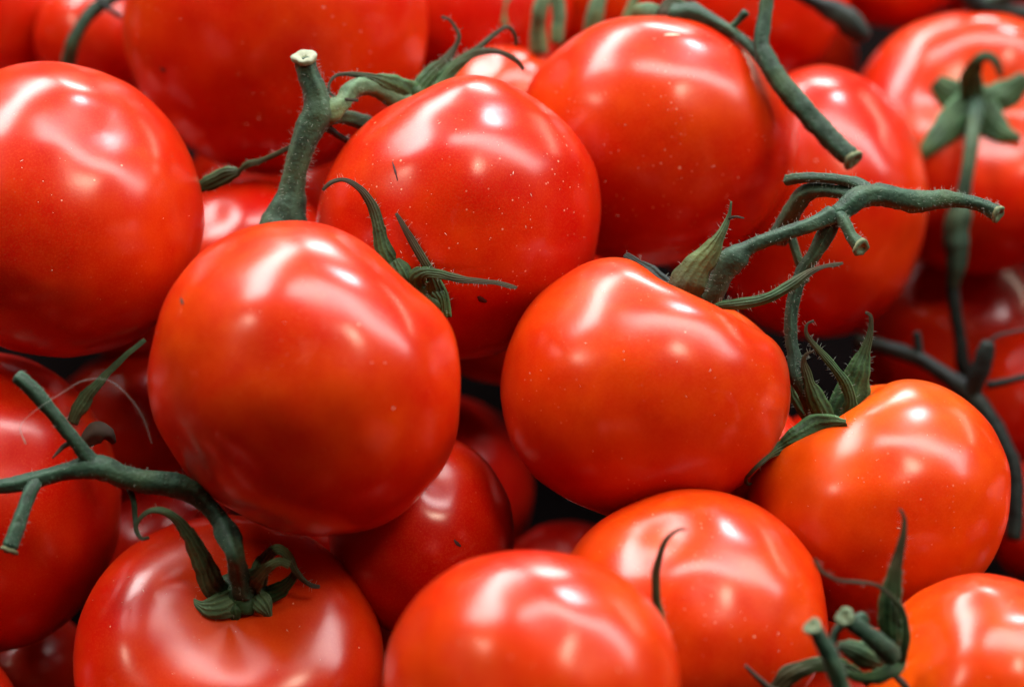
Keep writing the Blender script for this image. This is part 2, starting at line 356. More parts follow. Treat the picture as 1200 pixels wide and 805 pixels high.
# ------------------------------------------------------------------ stems, sepals, hairs
def smooth_path(pts, step=3.0):
    """Catmull-Rom through rows of floats"""
    A = [np.array(p, float) for p in pts]
    A = [2 * A[0] - A[1]] + A + [2 * A[-1] - A[-2]]
    out = []
    for i in range(1, len(A) - 2):
        p0, p1, p2, p3 = A[i - 1:i + 3]
        n = max(2, int(np.linalg.norm((p2 - p1)[:3]) / step))
        for j in range(n):
            t = j / n
            out.append(.5 * ((2 * p1) + (-p0 + p2) * t + (2 * p0 - 5 * p1 + 4 * p2 - p3) * t * t + (-p0 + 3 * p1 - 3 * p2 + p3) * t ** 3))
    out.append(A[-2])
    return out
HAIRS = {}
def tube(name, pts, mat, parent, seg=14, hairs=0, rough=.06, cap=True, age=(0, 0), hairlen=(3, 7)):
    """pts: (x, y, z, halfwidth) in photo pixels"""
    path = smooth_path(pts)
    C = [P(p[0], p[1], p[2]) for p in path]; Rr = [max(.13, p[3] * .92) * K(p[2]) for p in path]
    verts, faces, ag, ac = [], [], [], []
    t0 = (C[1] - C[0]).normalized(); nrm = t0.orthogonal().normalized()
    so = Vector((random.uniform(-90, 90), 0, 0)); n = len(C); fr = []
    for i, c in enumerate(C):
        t = (C[min(i + 1, n - 1)] - C[max(i - 1, 0)]).normalized()
        nrm = (nrm - t * nrm.dot(t)).normalized(); bn = t.cross(nrm)
        fr.append((t, nrm.copy(), bn))
        for j in range(seg):
            a = 2 * math.pi * j / seg
            d = nrm * math.cos(a) + bn * math.sin(a)
            r = Rr[i] * (1 + rough * math.cos(5 * a + i * .05) + 2.4 * rough * noise.noise(c * 260 + d * .8 + so) + 1.6 * rough * noise.noise(c * 900 + d * 1.5 + so))
            verts.append(c + d * r); ag.append(age[0] + (age[1] - age[0]) * i / (n - 1)); ac.append(j / seg)
    for i in range(n - 1):
        for j in range(seg):
            faces.append((i * seg + j, i * seg + (j + 1) % seg, (i + 1) * seg + (j + 1) % seg, (i + 1) * seg + j))
    for e, i in ((0, 0), (1, n - 1)):
        t = fr[i][0] * (-1 if e == 0 else 1)
        b = len(verts)
        for q, (s, o_) in enumerate(((.7, .28), (.0, .36))):
            if s > 0:
                for j in range(seg):
                    verts.append(C[i] + (verts[i * seg + j] - C[i]) * s + t * Rr[i] * o_); ag.append(ag[i * seg]); ac.append(j / seg)
            else:
                verts.append(C[i] + t * Rr[i] * o_); ag.append(ag[i * seg]); ac.append(0)
        for j in range(seg):
            j2 = (j + 1) % seg
            q4 = (i * seg + j, i * seg + j2, b + j2, b + j); q3 = (b + j, b + j2, b + seg)
            faces.append(q4[::-1] if e == 0 else q4); faces.append(q3[::-1] if e == 0 else q3)
    me = bpy.data.meshes.new(name); me.from_pydata([v[:] for v in verts], [], faces); me.update()
    me.attributes.new('age', 'FLOAT', 'POINT').data.foreach_set('value', ag)
    me.attributes.new('across', 'FLOAT', 'POINT').data.foreach_set('value', ac)
    o = link(name, me, mat, parent)
    if hairs:
        L = HAIRS.setdefault(parent.name, (parent, []))[1]
        for _ in range(hairs):
            i = random.randrange(n); a = random.uniform(0, 6.283)
            t, nn, bb = fr[i]; d = nn * math.cos(a) + bb * math.sin(a)
            L.append((C[i] + d * Rr[i] * .93, (d + t * random.uniform(-.5, .5) + Vector([random.uniform(-.3, .3) for _ in range(3)])).normalized(), random.uniform(*hairlen) * K(path[i][2])))
    return o
def build_hairs():
    for parent, L in HAIRS.values():
        v, f = [], []
        for p, d, ln in L:
            n = d.orthogonal().normalized(); b = d.cross(n); m = n * random.uniform(-.25, .25) + b * random.uniform(-.25, .25)
            k = len(v); r = .17 * MPP
            mid = p + d * ln * .55 + m * ln * .25; tip = p + d * ln + m * ln * .8
            for cc, rr in ((p, r), (mid, r * .7)):
                for j in range(3):
                    a = j * 2.094; v.append((cc + (n * math.cos(a) + b * math.sin(a)) * rr)[:])
            v.append(tip[:])
            for j in range(3):
                j2 = (j + 1) % 3
                f.append((k + j, k + j2, k + 3 + j2, k + 3 + j)); f.append((k + 3 + j, k + 3 + j2, k + 6))
        me = bpy.data.meshes.new('fine_hairs'); me.from_pydata(v, [], f); me.update()
        o = link('fine_hairs', me, M_HAIR, parent); o['kind'] = 'stuff'
def ribbon(name, pts, mat, parent, over=(), gap=6, fold=.35, thick=1.3, ref=None, twist=0.0, age=(0, 1), hairs=0, wav=.12):
    """leaf blade. pts: (x, y, z, halfwidth)"""
    path = smooth_path(pts, 2.6)
    for p in path:
        for key in over:
            d_ = (P(p[0], p[1], 0) - CAMPOS).normalized(); h_ = TOM[key]['bv'].ray_cast(CAMPOS, d_)
            if h_[0] is not None: p[2] = max(p[2], zof(h_[0]) + gap)
    if over:
        for _ in range(6):
            for i in range(1, len(path) - 1): path[i][2] = max(path[i][2], (path[i - 1][2] + path[i + 1][2]) / 2)
    C = [P(p[0], p[1], p[2]) for p in path]; n = len(C)
    us = [-1, -.66, -.33, 0, .33, .66, 1]; m = len(us)
    refv = (BACK if ref is None else ref).normalized()
    so = Vector((random.uniform(-90, 90), 3, 0))
    verts, ag, ac, faces = [], [], [], []
    top, bot = [], []
    for i, c in enumerate(C):
        k = K(path[i][2]); wv = max(.5, path[i][3] * (.86 if path[i][3] < 9 else 1)) * k
        t = (C[min(i + 1, n - 1)] - C[max(i - 1, 0)]).normalized()
        side = t.cross(refv)
        if side.length < .15: side = t.cross(UP if abs(t.dot(UP)) < .8 else RIGHT)
        side.normalize(); nn = side.cross(t).normalized()
        if i and side.dot(pside) < 0: side = -side; nn = -nn
        pside = side.copy()
        s = i / (n - 1); tw = twist * s * s
        sd = side * math.cos(tw) + nn * math.sin(tw); nr = nn * math.cos(tw) - side * math.sin(tw)
        th = thick * .6 * k * (1 - .55 * s)
        for u in us:
            ww = wv * (1 + wav * noise.noise(Vector((i * .16, u * 2, 0)) + so) * 2)
            h = -.75 * fold * wv * abs(u) ** 1.3 + wv * .22 * noise.noise(Vector((i * .12, u * 1.3, 9)) + so)
            q = c + sd * (u * ww) + nr * h
            top.append(q + nr * th * .5 * (1 - .75 * u * u)); bot.append(q - nr * th * .5 * (1 - .75 * u * u))
            ag.append(age[0] + (age[1] - age[0]) * s); ac.append(u * .5 + .5)
        if hairs and random.random() < hairs:
            L = HAIRS.setdefault(parent.name, (parent, []))[1]
            sg = random.choice((-1, 1))
            L.append((c + sd * sg * wv * .95, (sd * sg + t * random.uniform(-.2, .8) + nr * random.uniform(-.4, .4)).normalized(), random.uniform(3, 7) * k))
    verts = top + bot; N = n * m
    for i in range(n - 1):
        for j in range(m - 1):
            a, b, c_, d_ = i * m + j, i * m + j + 1, (i + 1) * m + j + 1, (i + 1) * m + j
            faces.append((a, b, c_, d_)); faces.append((N + d_, N + c_, N + b, N + a))
        for j in (0, m - 1):
            a, d_ = i * m + j, (i + 1) * m + j
            f = (a, d_, N + d_, N + a)
            faces.append(f if j == 0 else f[::-1])
    for i in (0, n - 1):
        for j in range(m - 1):
            f = (i * m + j, i * m + j + 1, N + i * m + j + 1, N + i * m + j)
            faces.append(f[::-1] if i == 0 else f)
    me = bpy.data.meshes.new(name); me.from_pydata([v[:] for v in verts], [], faces); me.update()
    bm = bmesh.new(); bm.from_mesh(me); bmesh.ops.recalc_face_normals(bm, faces=bm.faces); bm.to_mesh(me); bm.free()
    me.attributes.new('age', 'FLOAT', 'POINT').data.foreach_set('value', ag * 2)
    me.attributes.new('across', 'FLOAT', 'POINT').data.foreach_set('value', ac * 2)
    return link(name, me, mat, parent)
def hub(key, x, y, z, r, parent, mat=M_SP, flat=.5):
    """the small disc where sepals and stalk join"""
    me = bpy.data.meshes.new('calyx'); bm = bmesh.new()
    bmesh.ops.create_icosphere(bm, subdivisions=3, radius=1)
    ax = TOM[key]['axis']; q = Vector((0, 0, 1)).rotation_difference(ax); k = K(z)
    for v in bm.verts:
        d = v.co.normalized(); a = math.atan2(d.y, d.x)
        rr = 1 + .16 * math.cos(5 * a) * math.sqrt(max(0, 1 - d.z * d.z)) + .15 * noise.noise(d * 2.5)
        v.co = q @ Vector((d.x * rr, d.y * rr, d.z * flat)) * (r * k) + P(x, y, z)
    bm.to_mesh(me); bm.free()
    n = len(me.vertices)
    me.attributes.new('age', 'FLOAT', 'POINT').data.foreach_set('value', [0.] * n)
    me.attributes.new('across', 'FLOAT', 'POINT').data.foreach_set('value', [.5] * n)
    return link('calyx', me, mat, parent)
def cut_end(x, y, z, r, direction, parent, hollow=.35, pith=None):
    """pale sawn face of a cut stem: rim ring and darker core"""
    d = (RIGHT * direction[0] + UP * direction[1] + BACK * direction[2]).normalized()
    q = Vector((0, 0, 1)).rotation_difference(d); k = K(z); c = P(x, y, z) + d * r * k * .30
    prof = [(1.06, -.35), (1.12, 0), (1.02, .10), (.75, .14), (.5, .06), (hollow, -.06), (0.0, -.10)]
    seg = 20; v, f = [], []
    for r_, h in prof[:-1]:
        for j in range(seg):
            a = 6.2832 * j / seg; w_ = 1 + .07 * math.sin(3 * a + x) + .14 * noise.noise(Vector((math.cos(a) * 2, math.sin(a) * 2, h * 3)))
            v.append((c + q @ Vector((math.cos(a) * r_ * w_, math.sin(a) * r_ * w_, h + .22 * noise.noise(Vector((math.cos(a) * 1.6 + x, math.sin(a) * 1.6, r_ * 2))))) * r * k)[:])
    v.append((c + d * prof[-1][1] * r * k)[:])
    for i in range(len(prof) - 2):
        for j in range(seg): f.append((i * seg + j, i * seg + (j + 1) % seg, (i + 1) * seg + (j + 1) % seg, (i + 1) * seg + j))
    b = (len(prof) - 2) * seg
    for j in range(seg): f.append((b + j, b + (j + 1) % seg, len(v) - 1))
    me = bpy.data.meshes.new('cut_end'); me.from_pydata(v, [], f); me.update()
    me.materials.append(pith or M_CUTG); me.materials.append(M_CORE)
    for p in me.polygons:
        i = p.index // seg
        p.material_index = 1 if (i >= len(prof) - 2 or i <= 0) else 0
    o = link('cut_end', me, pith or M_CUTG, parent); return o
def vine(label, x, y, z, cat='stem', group='cut vine stems among the tomatoes'):
    o = empty('vine_stem', P(x, y, z)); tag(o, label, cat, group); return o
def calyx_of(key, x, y, z, r, mat=M_SP, flat=.5): return hub(key, x, y, z, r, TOM[key]['root'], mat, flat)

# --- upright cut stem behind tomato D
v = vine('thick upright cut stem with a pale round cut top and fine hairs', 337, 262, 160)
tube('main_stem', [(333, 300, 125, 40.0), (335, 268, 130, 33.0), (339, 243, 135, 23.0), (344, 215, 140, 16.2), (352, 180, 145, 15.8), (363, 152, 147, 18.9), (373, 132, 148, 19.8), (370, 112, 149, 16.2), (362, 90, 152, 14.0), (357, 71, 155, 12.6)], M_ST, v, seg=22, hairs=420, rough=.045, hairlen=(4, 10))
cut_end(357, 70, 156, 14, (-.05, .82, .5), v, .25, M_CUT)
tube('side_stem', [(372, 138, 146, 16), (388, 130, 144, 15), (402, 120, 136, 11), (412, 106, 126, 12), (425, 101, 116, 12), (440, 104, 106, 10), (457, 113, 92, 12), (478, 124, 74, 14)], M_PALE, v, hairs=160, rough=.08)
tube('side_stem', [(378, 142, 140, 9), (400, 137, 118, 9), (425, 143, 92, 10), (445, 150, 60, 9)], M_ST, v, hairs=60)
tube('side_stem', [(376, 146, 136, 7), (388, 153, 120, 5), (398, 160, 100, 4), (415, 170, 60, 5)], M_DK, v, hairs=20)
ribbon('dried_leaf', [(344, 170, 150, 3), (325, 180, 135, 3.5), (305, 189, 120, 4), (290, 193, 108, 5), (281, 200, 100, 3), (278, 202, 96, 6), (266, 205, 90, 10), (250, 212, 80, 10), (232, 220, 70, 8), (215, 226, 50, 6)], M_SP, v, age=(.75, .35), fold=.2, hairs=.5)

# --- calyx of C, its dried sepals stand above it
r_ = calyx_of('C', 487, 122, 60, 26)
ribbon('sepal', [(492, 130, 66, 18), (478, 116, 84, 20), (462, 106, 100, 18), (448, 98, 112, 12), (432, 91, 120, 6), (410, 87, 126, 3.4), (394, 89, 130, 2.4), (386, 98, 134, 2), (386, 108, 138, 2), (394, 115, 142, 2), (408, 117, 146, 2.4), (420, 118, 148, 2)], M_SP, r_, fold=.4, age=(.05, 1.15), hairs=.7)
ribbon('sepal', [(483, 120, 50, 9), (492, 104, 52, 11), (505, 88, 50, 11), (522, 72, 46, 8), (533, 56, 42, 4), (538, 43, 40, 3), (533, 32, 38, 2.4), (526, 23, 38, 2), (517, 20, 38, 2)], M_SP, r_, age=(.1, 1.25), hairs=.7)
ribbon('sepal', [(500, 116, 50, 8), (512, 98, 50, 10), (530, 80, 48, 9), (548, 66, 46, 6), (566, 52, 42, 4), (580, 40, 38, 3.5), (594, 32, 34, 3), (603, 40, 30, 2.6), (605, 54, 26, 2)], M_SP, r_, age=(.25, 1.0), hairs=.7)
ribbon('sepal', [(505, 118, 60, 8), (516, 102, 60, 9), (527, 86, 58, 8), (541, 72, 56, 7), (556, 63, 52, 5.5), (576, 60, 48, 4.4), (593, 64, 42, 4), (606, 72, 36, 3.6), (614, 82, 30, 3)], M_SP, r_, age=(.2, 1.05), hairs=.7)

# --- calyx of D
r_ = calyx_of('D', 497, 352, 215, 26)
ribbon('sepal', [(482, 345, 220, 20), (465, 320, 226, 18), (452, 295, 230, 13), (445, 270, 234, 9), (438, 246, 238, 7.5), (428, 228, 240, 5.5), (415, 216, 242, 4), (402, 211, 244, 3.2), (388, 214, 246, 3), (378, 223, 246, 2.2)], M_SP, r_, over=('C',), age=(.0, 1.15), hairs=.6)
ribbon('sepal', [(494, 352, 224, 12), (475, 332, 240, 14), (468, 316, 242, 12), (462, 305, 238, 9)], M_SP, r_, age=(0, .5), hairs=.5)
ribbon('sepal', [(520, 374, 226, 10), (515, 352, 232, 12), (508, 330, 236, 9), (500, 312, 238, 6.5), (489, 293, 240, 6), (478, 274, 242, 5), (470, 260, 244, 3.6), (464, 250, 244, 2)], M_SP, r_, over=('C',), age=(.15, 1.1), hairs=.5)
ribbon('sepal', [(490, 345, 226, 16), (488, 328, 244, 13), (498, 320, 252, 8), (514, 321, 256, 6.5), (535, 326, 258, 6), (558, 329, 258, 4.4), (580, 331, 258, 3.4), (598, 335, 258, 4), (606, 337, 258, 2)], M_SP, r_, over=('C',), age=(.0, 1.25), hairs=.5, twist=.6)
ribbon('sepal', [(500, 350, 226, 10), (506, 340, 236, 9), (514, 348, 236, 9), (517, 362, 230, 7), (518, 378, 222, 4)], M_SP, r_, over=('C',), age=(.2, .6), hairs=.4)

# --- calyx of E with pale upright sepal
r_ = calyx_of('E', 822, 358, 196, 24)
ribbon('sepal', [(808, 376, 206, 17), (800, 355, 222, 23), (806, 334, 232, 22), (820, 311, 238, 17), (834, 293, 242, 12), (844, 276, 246, 7), (851, 262, 248, 4.5), (855, 250, 250, 2.4), (857, 236, 252, 1.3)], M_PALE, r_, fold=.5, age=(1.0, -.1), hairs=.8)
ribbon('sepal', [(853, 256, 249, 2.4), (862, 254, 252, 1.8), (872, 256, 256, 1.2)], M_PALE, r_, age=(1, 1.1))
ribbon('sepal', [(830, 362, 225, 3), (846, 358, 240, 6), (866, 356, 252, 8), (890, 352, 262, 7.5), (912, 343, 268, 7.5), (932, 330, 270, 8), (950, 318, 268, 5), (966, 312, 266, 3), (978, 310, 266, 3.4), (988, 308, 266, 2)], M_SP, r_, fold=.6, age=(-.3, 1.0), hairs=.8, twist=.5)
ribbon('sepal', [(806, 362, 190, 12), (786, 345, 190, 13), (764, 325, 184, 12), (744, 308, 176, 8), (732, 298, 170, 4)], M_DK, r_, age=(0, .6), hairs=.4)

# --- branching stem on the right (main)
v = vine('branching green stem with two cut ends, lying over the tall oval tomato', 980, 255, 200)
tube('side_stem', [(826, 362, 206, 13), (838, 340, 218, 13), (847, 322, 224, 14), (856, 308, 228, 17), (866, 299, 230, 16), (877, 291, 232, 10), (900, 281, 236, 9.5), (930, 271, 238, 9.5), (955, 262, 238, 10), (976, 252, 236, 13)], M_ST, v, hairs=260)
tube('main_stem', [(972, 258, 234, 10), (990, 245, 234, 13), (1008, 232, 230, 14), (1030, 228, 224, 14), (1052, 233, 216, 14), (1078, 236, 206, 15), (1104, 233, 196, 12), (1128, 235, 190, 9), (1150, 241, 186, 9), (1166, 249, 184, 10.5)], M_ST, v, seg=18, hairs=420, rough=.055)
cut_end(1168, 250, 184, 10, (.75, -.45, .45), v)
tube('side_stem', [(984, 252, 240, 9), (992, 265, 248, 8), (998, 277, 252, 8), (1007, 287, 256, 10.5)], M_ST, v, hairs=70)
cut_end(1008, 289, 257, 10, (.45, -.55, .7), v, .5)
tube('side_stem', [(1020, 230, 222, 13), (1008, 218, 214, 9), (990, 212, 206, 7), (965, 209, 196, 6.5), (940, 209, 184, 7), (922, 212, 168, 7)], M_ST, v, hairs=90)
tube('side_stem', [(1010, 233, 216, 10), (988, 226, 200, 9), (962, 223, 186, 9), (944, 227, 172, 12), (932, 243, 156, 12), (922, 262, 130, 13), (912, 278, 100, 14)], M_ST, v, hairs=90)
tube('side_stem', [(978, 254, 230, 13), (968, 275, 226, 12), (955, 298, 222, 10), (941, 318, 218, 9), (932, 342, 216, 8.5), (927, 370, 214, 8), (927, 395, 212, 8), (931, 418, 212, 9), (932, 433, 212, 12), (934, 442, 212, 12), (941, 456, 208, 9), (952, 478, 198, 12), (964, 500, 184, 14)], M_ST, v, hairs=300)
tube('side_stem', [(925, 255, 120, 6), (928, 280, 118, 6), (936, 305, 116, 6), (943, 330, 100, 6)], M_ST, v)

# --- calyx of F
r_ = calyx_of('F', 972, 506, 172, 24)
ribbon('sepal', [(974, 522, 196, 12), (970, 500, 206, 14), (962, 480, 214, 13), (953, 460, 220, 10), (946, 440, 224, 7), (942, 424, 226, 4), (945, 415, 228, 2.4), (955, 411, 228, 1.5)], M_SP, r_, fold=.6, age=(-.1, .95), hairs=.8)
ribbon('sepal', [(976, 516, 190, 14), (987, 490, 196, 20), (998, 462, 200, 20), (1006, 436, 202, 15), (1013, 414, 202, 8.5), (1019, 394, 202, 5), (1021, 380, 202, 3.4), (1020, 370, 202, 2.6), (1014, 366, 202, 2)], M_SP, r_, fold=.5, age=(-.3, .85), hairs=.8)
ribbon('sepal', [(990, 500, 200, 10), (997, 475, 212, 9), (992, 452, 220, 8), (980, 434, 226, 6), (966, 417, 230, 5), (953, 403, 232, 4), (945, 391, 234, 3), (946, 380, 234, 2), (954, 376, 234, 2)], M_SP, r_, fold=.6, age=(-.2, .9), hairs=.6)
ribbon('sepal', [(992, 496, 190, 5), (974, 499, 196, 13), (954, 504, 200, 18), (936, 513, 204, 14), (920, 521, 204, 9), (905, 530, 206, 6.5), (892, 541, 208, 4.6), (881, 552, 210, 3.4), (874, 561, 212, 3), (877, 568, 212, 2.4), (881, 566, 212, 1.6)], M_SP, r_, over=('F', 'E'), fold=.4, age=(-.1, .95), hairs=.6)
ribbon('sepal', [(964, 500, 170, 12), (948, 482, 172, 12), (936, 466, 170, 10), (929, 450, 168, 7), (926, 436, 166, 3)], M_SP, r_, age=(0, .6), hairs=.4)

# --- curved sepal over G
r_ = calyx_of('H', 775, 765, 415, 22)
ribbon('sepal', [(784, 768, 470, 7), (780, 748, 482, 7.5), (773, 722, 492, 6.5), (769, 697, 500, 6), (769, 672, 506, 6), (773, 652, 510, 5), (779, 635, 512, 4), (788, 625, 513, 3), (798, 620, 513, 2.4), (805, 621, 512, 1.5)], M_SP, r_, fold=.7, age=(.1, 1.05), hairs=.4)

# --- stem from B, slanting at top right
v = vine('long slanting green stem behind the broad tomato, ending in a dark cut', 905, 80, 20)
tube('main_stem', [(900, -10, 10, 9), (896, 20, 14, 9), (892, 48, 18, 10), (897, 68, 22, 12), (910, 90, 26, 13), (930, 115, 28, 14), (952, 140, 30, 14), (975, 164, 32, 14), (996, 184, 34, 13)], M_ST, v, hairs=160)
cut_end(998, 186, 35, 12, (.6, -.6, .4), v)
tube('side_stem', [(790, 18, -40, 15), (812, 16, -30, 13), (832, 24, -20, 9), (855, 36, -8, 7), (878, 54, 6, 7), (896, 74, 18, 9)], M_ST, v, hairs=100)
tube('side_stem', [(856, 34, -8, 5), (866, 24, -4, 4.5), (874, 15, 0, 6)], M_ST, v)
r_ = calyx_of('B', 782, 22, -88, 30)
ribbon('sepal', [(790, 26, -70, 12), (796, 14, -60, 13), (786, 8, -56, 11), (776, 14, -52, 7), (770, 24, -54, 4)], M_SP, r_, age=(.3, 1))
ribbon('sepal', [(785, 24, -70, 10), (768, 16, -60, 11), (752, 14, -56, 10), (745, 22, -60, 8)], M_PALE, r_, age=(.1, .5))
ribbon('sepal', [(800, 24, -75, 10), (820, 20, -60, 10), (838, 30, -52, 6), (846, 42, -50, 3)], M_SP, r_, age=(0, .8))

# --- blurred pale stalks behind B at the top
v = vine('pair of blurred pale green stalks behind the small orange tomato', 640, 30, -300)
tube('main_stem', [(632, 60, -290, 12), (631, 34, -280, 10), (633, 12, -270, 10), (640, -10, -270, 9)], M_PALE, v)
tube('side_stem', [(652, 50, -300, 8), (655, 20, -300, 9), (652, -8, -300, 9)], M_PALE, v)
tube('side_stem', [(590, 30, -330, 6), (592, 5, -330, 6), (600, -15, -330, 6)], M_PALE, v)
v = vine('blurred grey green stalks standing behind the broad flattened tomato', 710, 12, -320)
tube('main_stem', [(694, 40, -320, 12), (698, 16, -310, 11), (706, -10, -310, 9)], M_PALE, v)
tube('side_stem', [(732, 40, -280, 7), (737, 16, -275, 6.5), (748, -10, -275, 6)], M_PALE, v)
tube('side_stem', [(757, 40, -260, 8), (760, 18, -255, 8), (764, 13, -252, 10)], M_PALE, v)

# --- top right dark stems
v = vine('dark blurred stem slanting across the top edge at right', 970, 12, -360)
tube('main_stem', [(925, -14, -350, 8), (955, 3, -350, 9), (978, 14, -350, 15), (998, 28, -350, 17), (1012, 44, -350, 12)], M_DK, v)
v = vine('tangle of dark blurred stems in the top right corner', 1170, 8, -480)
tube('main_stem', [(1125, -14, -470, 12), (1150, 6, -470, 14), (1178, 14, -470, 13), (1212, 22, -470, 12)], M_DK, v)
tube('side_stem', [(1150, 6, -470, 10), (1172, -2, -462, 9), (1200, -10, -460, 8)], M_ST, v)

# --- top left stem
v = vine('curved dark green stem crossing the small tomatoes at top left', 95, 40, -300)
tube('main_stem', [(145, -12, -310, 8), (122, 3, -300, 9), (104, 18, -295, 9), (91, 38, -295, 9), (83, 58, -300, 9), (78, 85, -320, 9)], M_ST, v)
tube('side_stem', [(112, -6, -280, 4), (124, 8, -276, 3.6), (142, 20, -276, 3)], M_DK, v)

# --- calyx of J, star facing up, with its drooping stem
Jz = zs('J', 1143, 128, 0)
r_ = calyx_of('J', 1143, 122, Jz - 2, 24, M_SP, .45)
def spread(x, y): return zs('J', x, y, 7)
for pts in ([(1140, 124, 22), (1125, 118, 22), (1110, 106, 15), (1097, 94, 9)],
            [(1138, 128, 22), (1118, 142, 18), (1100, 160, 12), (1088, 174, 9), (1079, 184, 6)],
            [(1148, 128, 22), (1162, 144, 16), (1176, 156, 10), (1196, 163, 5)],
            [(1150, 122, 20), (1170, 118, 20), (1186, 106, 14), (1204, 90, 8)]):
    ribbon('sepal', [(x, y, spread(x, y) + (6 if i else 10), w_ * 1.12) for i, (x, y, w_) in enumerate(pts)], M_SP, r_, fold=.35, age=(-.3, .55))
ribbon('sepal', [(1141, 118, Jz + 10, 15), (1139, 96, Jz + 30, 14), (1143, 76, Jz + 48, 9), (1155, 66, Jz + 54, 7), (1167, 72, Jz + 56, 6), (1173, 90, Jz + 52, 4)], M_SP, r_, fold=.3, age=(-.2, .7))
v = vine('drooping blurred green stem with a thick grey knob below the star calyx', 1130, 240, -300)
tube('main_stem', [(1143, 124, Jz + 8, 13), (1142, 140, Jz + 30, 10), (1138, 170, Jz + 60, 9), (1133, 205, Jz + 66, 9), (1128, 235, Jz + 60, 10)], M_ST, v)
tube('knob', [(1130, 236, Jz + 62, 10), (1125, 250, Jz + 62, 16), (1121, 272, Jz + 62, 17), (1122, 298, Jz + 60, 15), (1119, 320, Jz + 56, 11), (1116, 336, Jz + 50, 8)], M_ST, v)
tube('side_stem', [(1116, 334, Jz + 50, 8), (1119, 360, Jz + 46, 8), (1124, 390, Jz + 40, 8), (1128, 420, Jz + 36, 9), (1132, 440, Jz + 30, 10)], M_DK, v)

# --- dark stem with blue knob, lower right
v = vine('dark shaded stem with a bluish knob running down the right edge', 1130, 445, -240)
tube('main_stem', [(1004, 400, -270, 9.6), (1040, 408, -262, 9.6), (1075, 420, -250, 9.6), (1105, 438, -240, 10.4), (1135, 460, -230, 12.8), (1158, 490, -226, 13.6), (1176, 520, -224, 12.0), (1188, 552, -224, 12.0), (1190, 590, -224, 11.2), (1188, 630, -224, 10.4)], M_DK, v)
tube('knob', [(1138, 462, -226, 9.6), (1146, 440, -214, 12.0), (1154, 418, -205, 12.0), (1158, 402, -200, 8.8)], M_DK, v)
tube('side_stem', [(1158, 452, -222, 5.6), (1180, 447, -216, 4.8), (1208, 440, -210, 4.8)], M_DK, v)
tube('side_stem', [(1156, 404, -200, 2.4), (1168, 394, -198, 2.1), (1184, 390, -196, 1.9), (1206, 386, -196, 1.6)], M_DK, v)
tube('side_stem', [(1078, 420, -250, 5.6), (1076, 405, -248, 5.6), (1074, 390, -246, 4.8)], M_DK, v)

# --- forked stem lower left
Mz = zs('M', 283, 692, 0)
v = vine('forked green stem with a rounded tip at the left edge, leading to the lower calyx', 110, 552, 330)
tube('main_stem', [(-20, 572, 330, 9), (10, 569, 332, 10), (42, 562, 334, 11), (75, 553, 336, 11), (100, 548, 338, 14), (122, 549, 338, 16), (145, 558, 336, 14), (172, 564, 332, 15), (200, 567, 326, 16), (224, 576, 320, 15), (244, 592, 316, 12), (258, 610, 318, 12), (266, 624, 326, 16), (271, 634, 334, 15), (275, 650, 346, 12), (280, 672, Mz + 34, 13), (285, 694, Mz + 14, 15)], M_ST, v, seg=18, hairs=300, rough=.05)
tube('side_stem', [(112, 546, 338, 12), (100, 532, 342, 10), (84, 512, 348, 9), (66, 490, 354, 9), (46, 466, 360, 9.5), (30, 449, 364, 10), (20, 441, 366, 9)], M_ST, v, hairs=60)
tube('side_stem', [(43, 564, 338, 9), (34, 580, 350, 9), (27, 600, 358, 9), (19, 622, 364, 9.5), (12, 640, 368, 11)], M_ST, v, hairs=60)
cut_end(11, 643, 368, 10, (-.3, -.85, .2), v)
ribbon('thorn', [(88, 516, 344, 4), (76, 522, 344, 3.6), (68, 530, 344, 2.6), (61, 537, 344, 1)], M_BROWN, v, age=(1, 1))
tube('tendril', [(148, 566, 326, 4), (156, 585, 322, 4), (158, 605, 322, 3.4), (160, 622, 326, 3), (166, 631, 330, 2.6), (174, 630, 334, 2.2)], M_ST, v, seg=8)

# --- calyx of M
r_ = calyx_of('M', 283, 694, Mz + 4, 28, M_SP, .5)
ribbon('sepal', [(262, 700, Mz + 14, 14), (248, 684, Mz + 22, 15), (240, 664, Mz + 32, 13), (230, 644, Mz + 42, 11), (219, 624, Mz + 52, 9), (206, 608, Mz + 60, 7), (192, 599, Mz + 64, 5), (178, 598, Mz + 64, 4), (167, 604, Mz + 62, 3), (160, 615, Mz + 60, 2.4), (161, 627, Mz + 60, 2.2), (170, 632, Mz + 62, 2)], M_PALE, r_, fold=.4, age=(-.3, .75), hairs=.5)
ribbon('sepal', [(278, 700, Mz + 16, 13), (262, 709, Mz + 24, 16), (246, 712, Mz + 24, 13), (234, 709, Mz + 18, 7), (226, 702, Mz + 10, 2)], M_PALE, r_, fold=.15, age=(-.2, .2), hairs=.3, thick=2.4)
ribbon('sepal', [(276, 700, Mz + 14, 9), (274, 713, Mz + 22, 12), (276, 724, Mz + 18, 8), (281, 733, Mz + 8, 2)], M_SP, r_, fold=.2, age=(-.2, .2), thick=2)
ribbon('sepal', [(296, 698, Mz + 14, 12), (306, 707, Mz + 22, 13), (313, 717, Mz + 18, 8), (317, 728, Mz + 8, 2)], M_PALE, r_, fold=.2, age=(-.4, .3), thick=2)
ribbon('sepal', [(290, 690, Mz + 18, 14), (300, 678, Mz + 40, 11), (314, 664, Mz + 54, 7), (328, 658, Mz + 60, 6), (340, 662, Mz + 58, 6)], M_PALE, r_, fold=.4, age=(-.3, .4), hairs=.5)
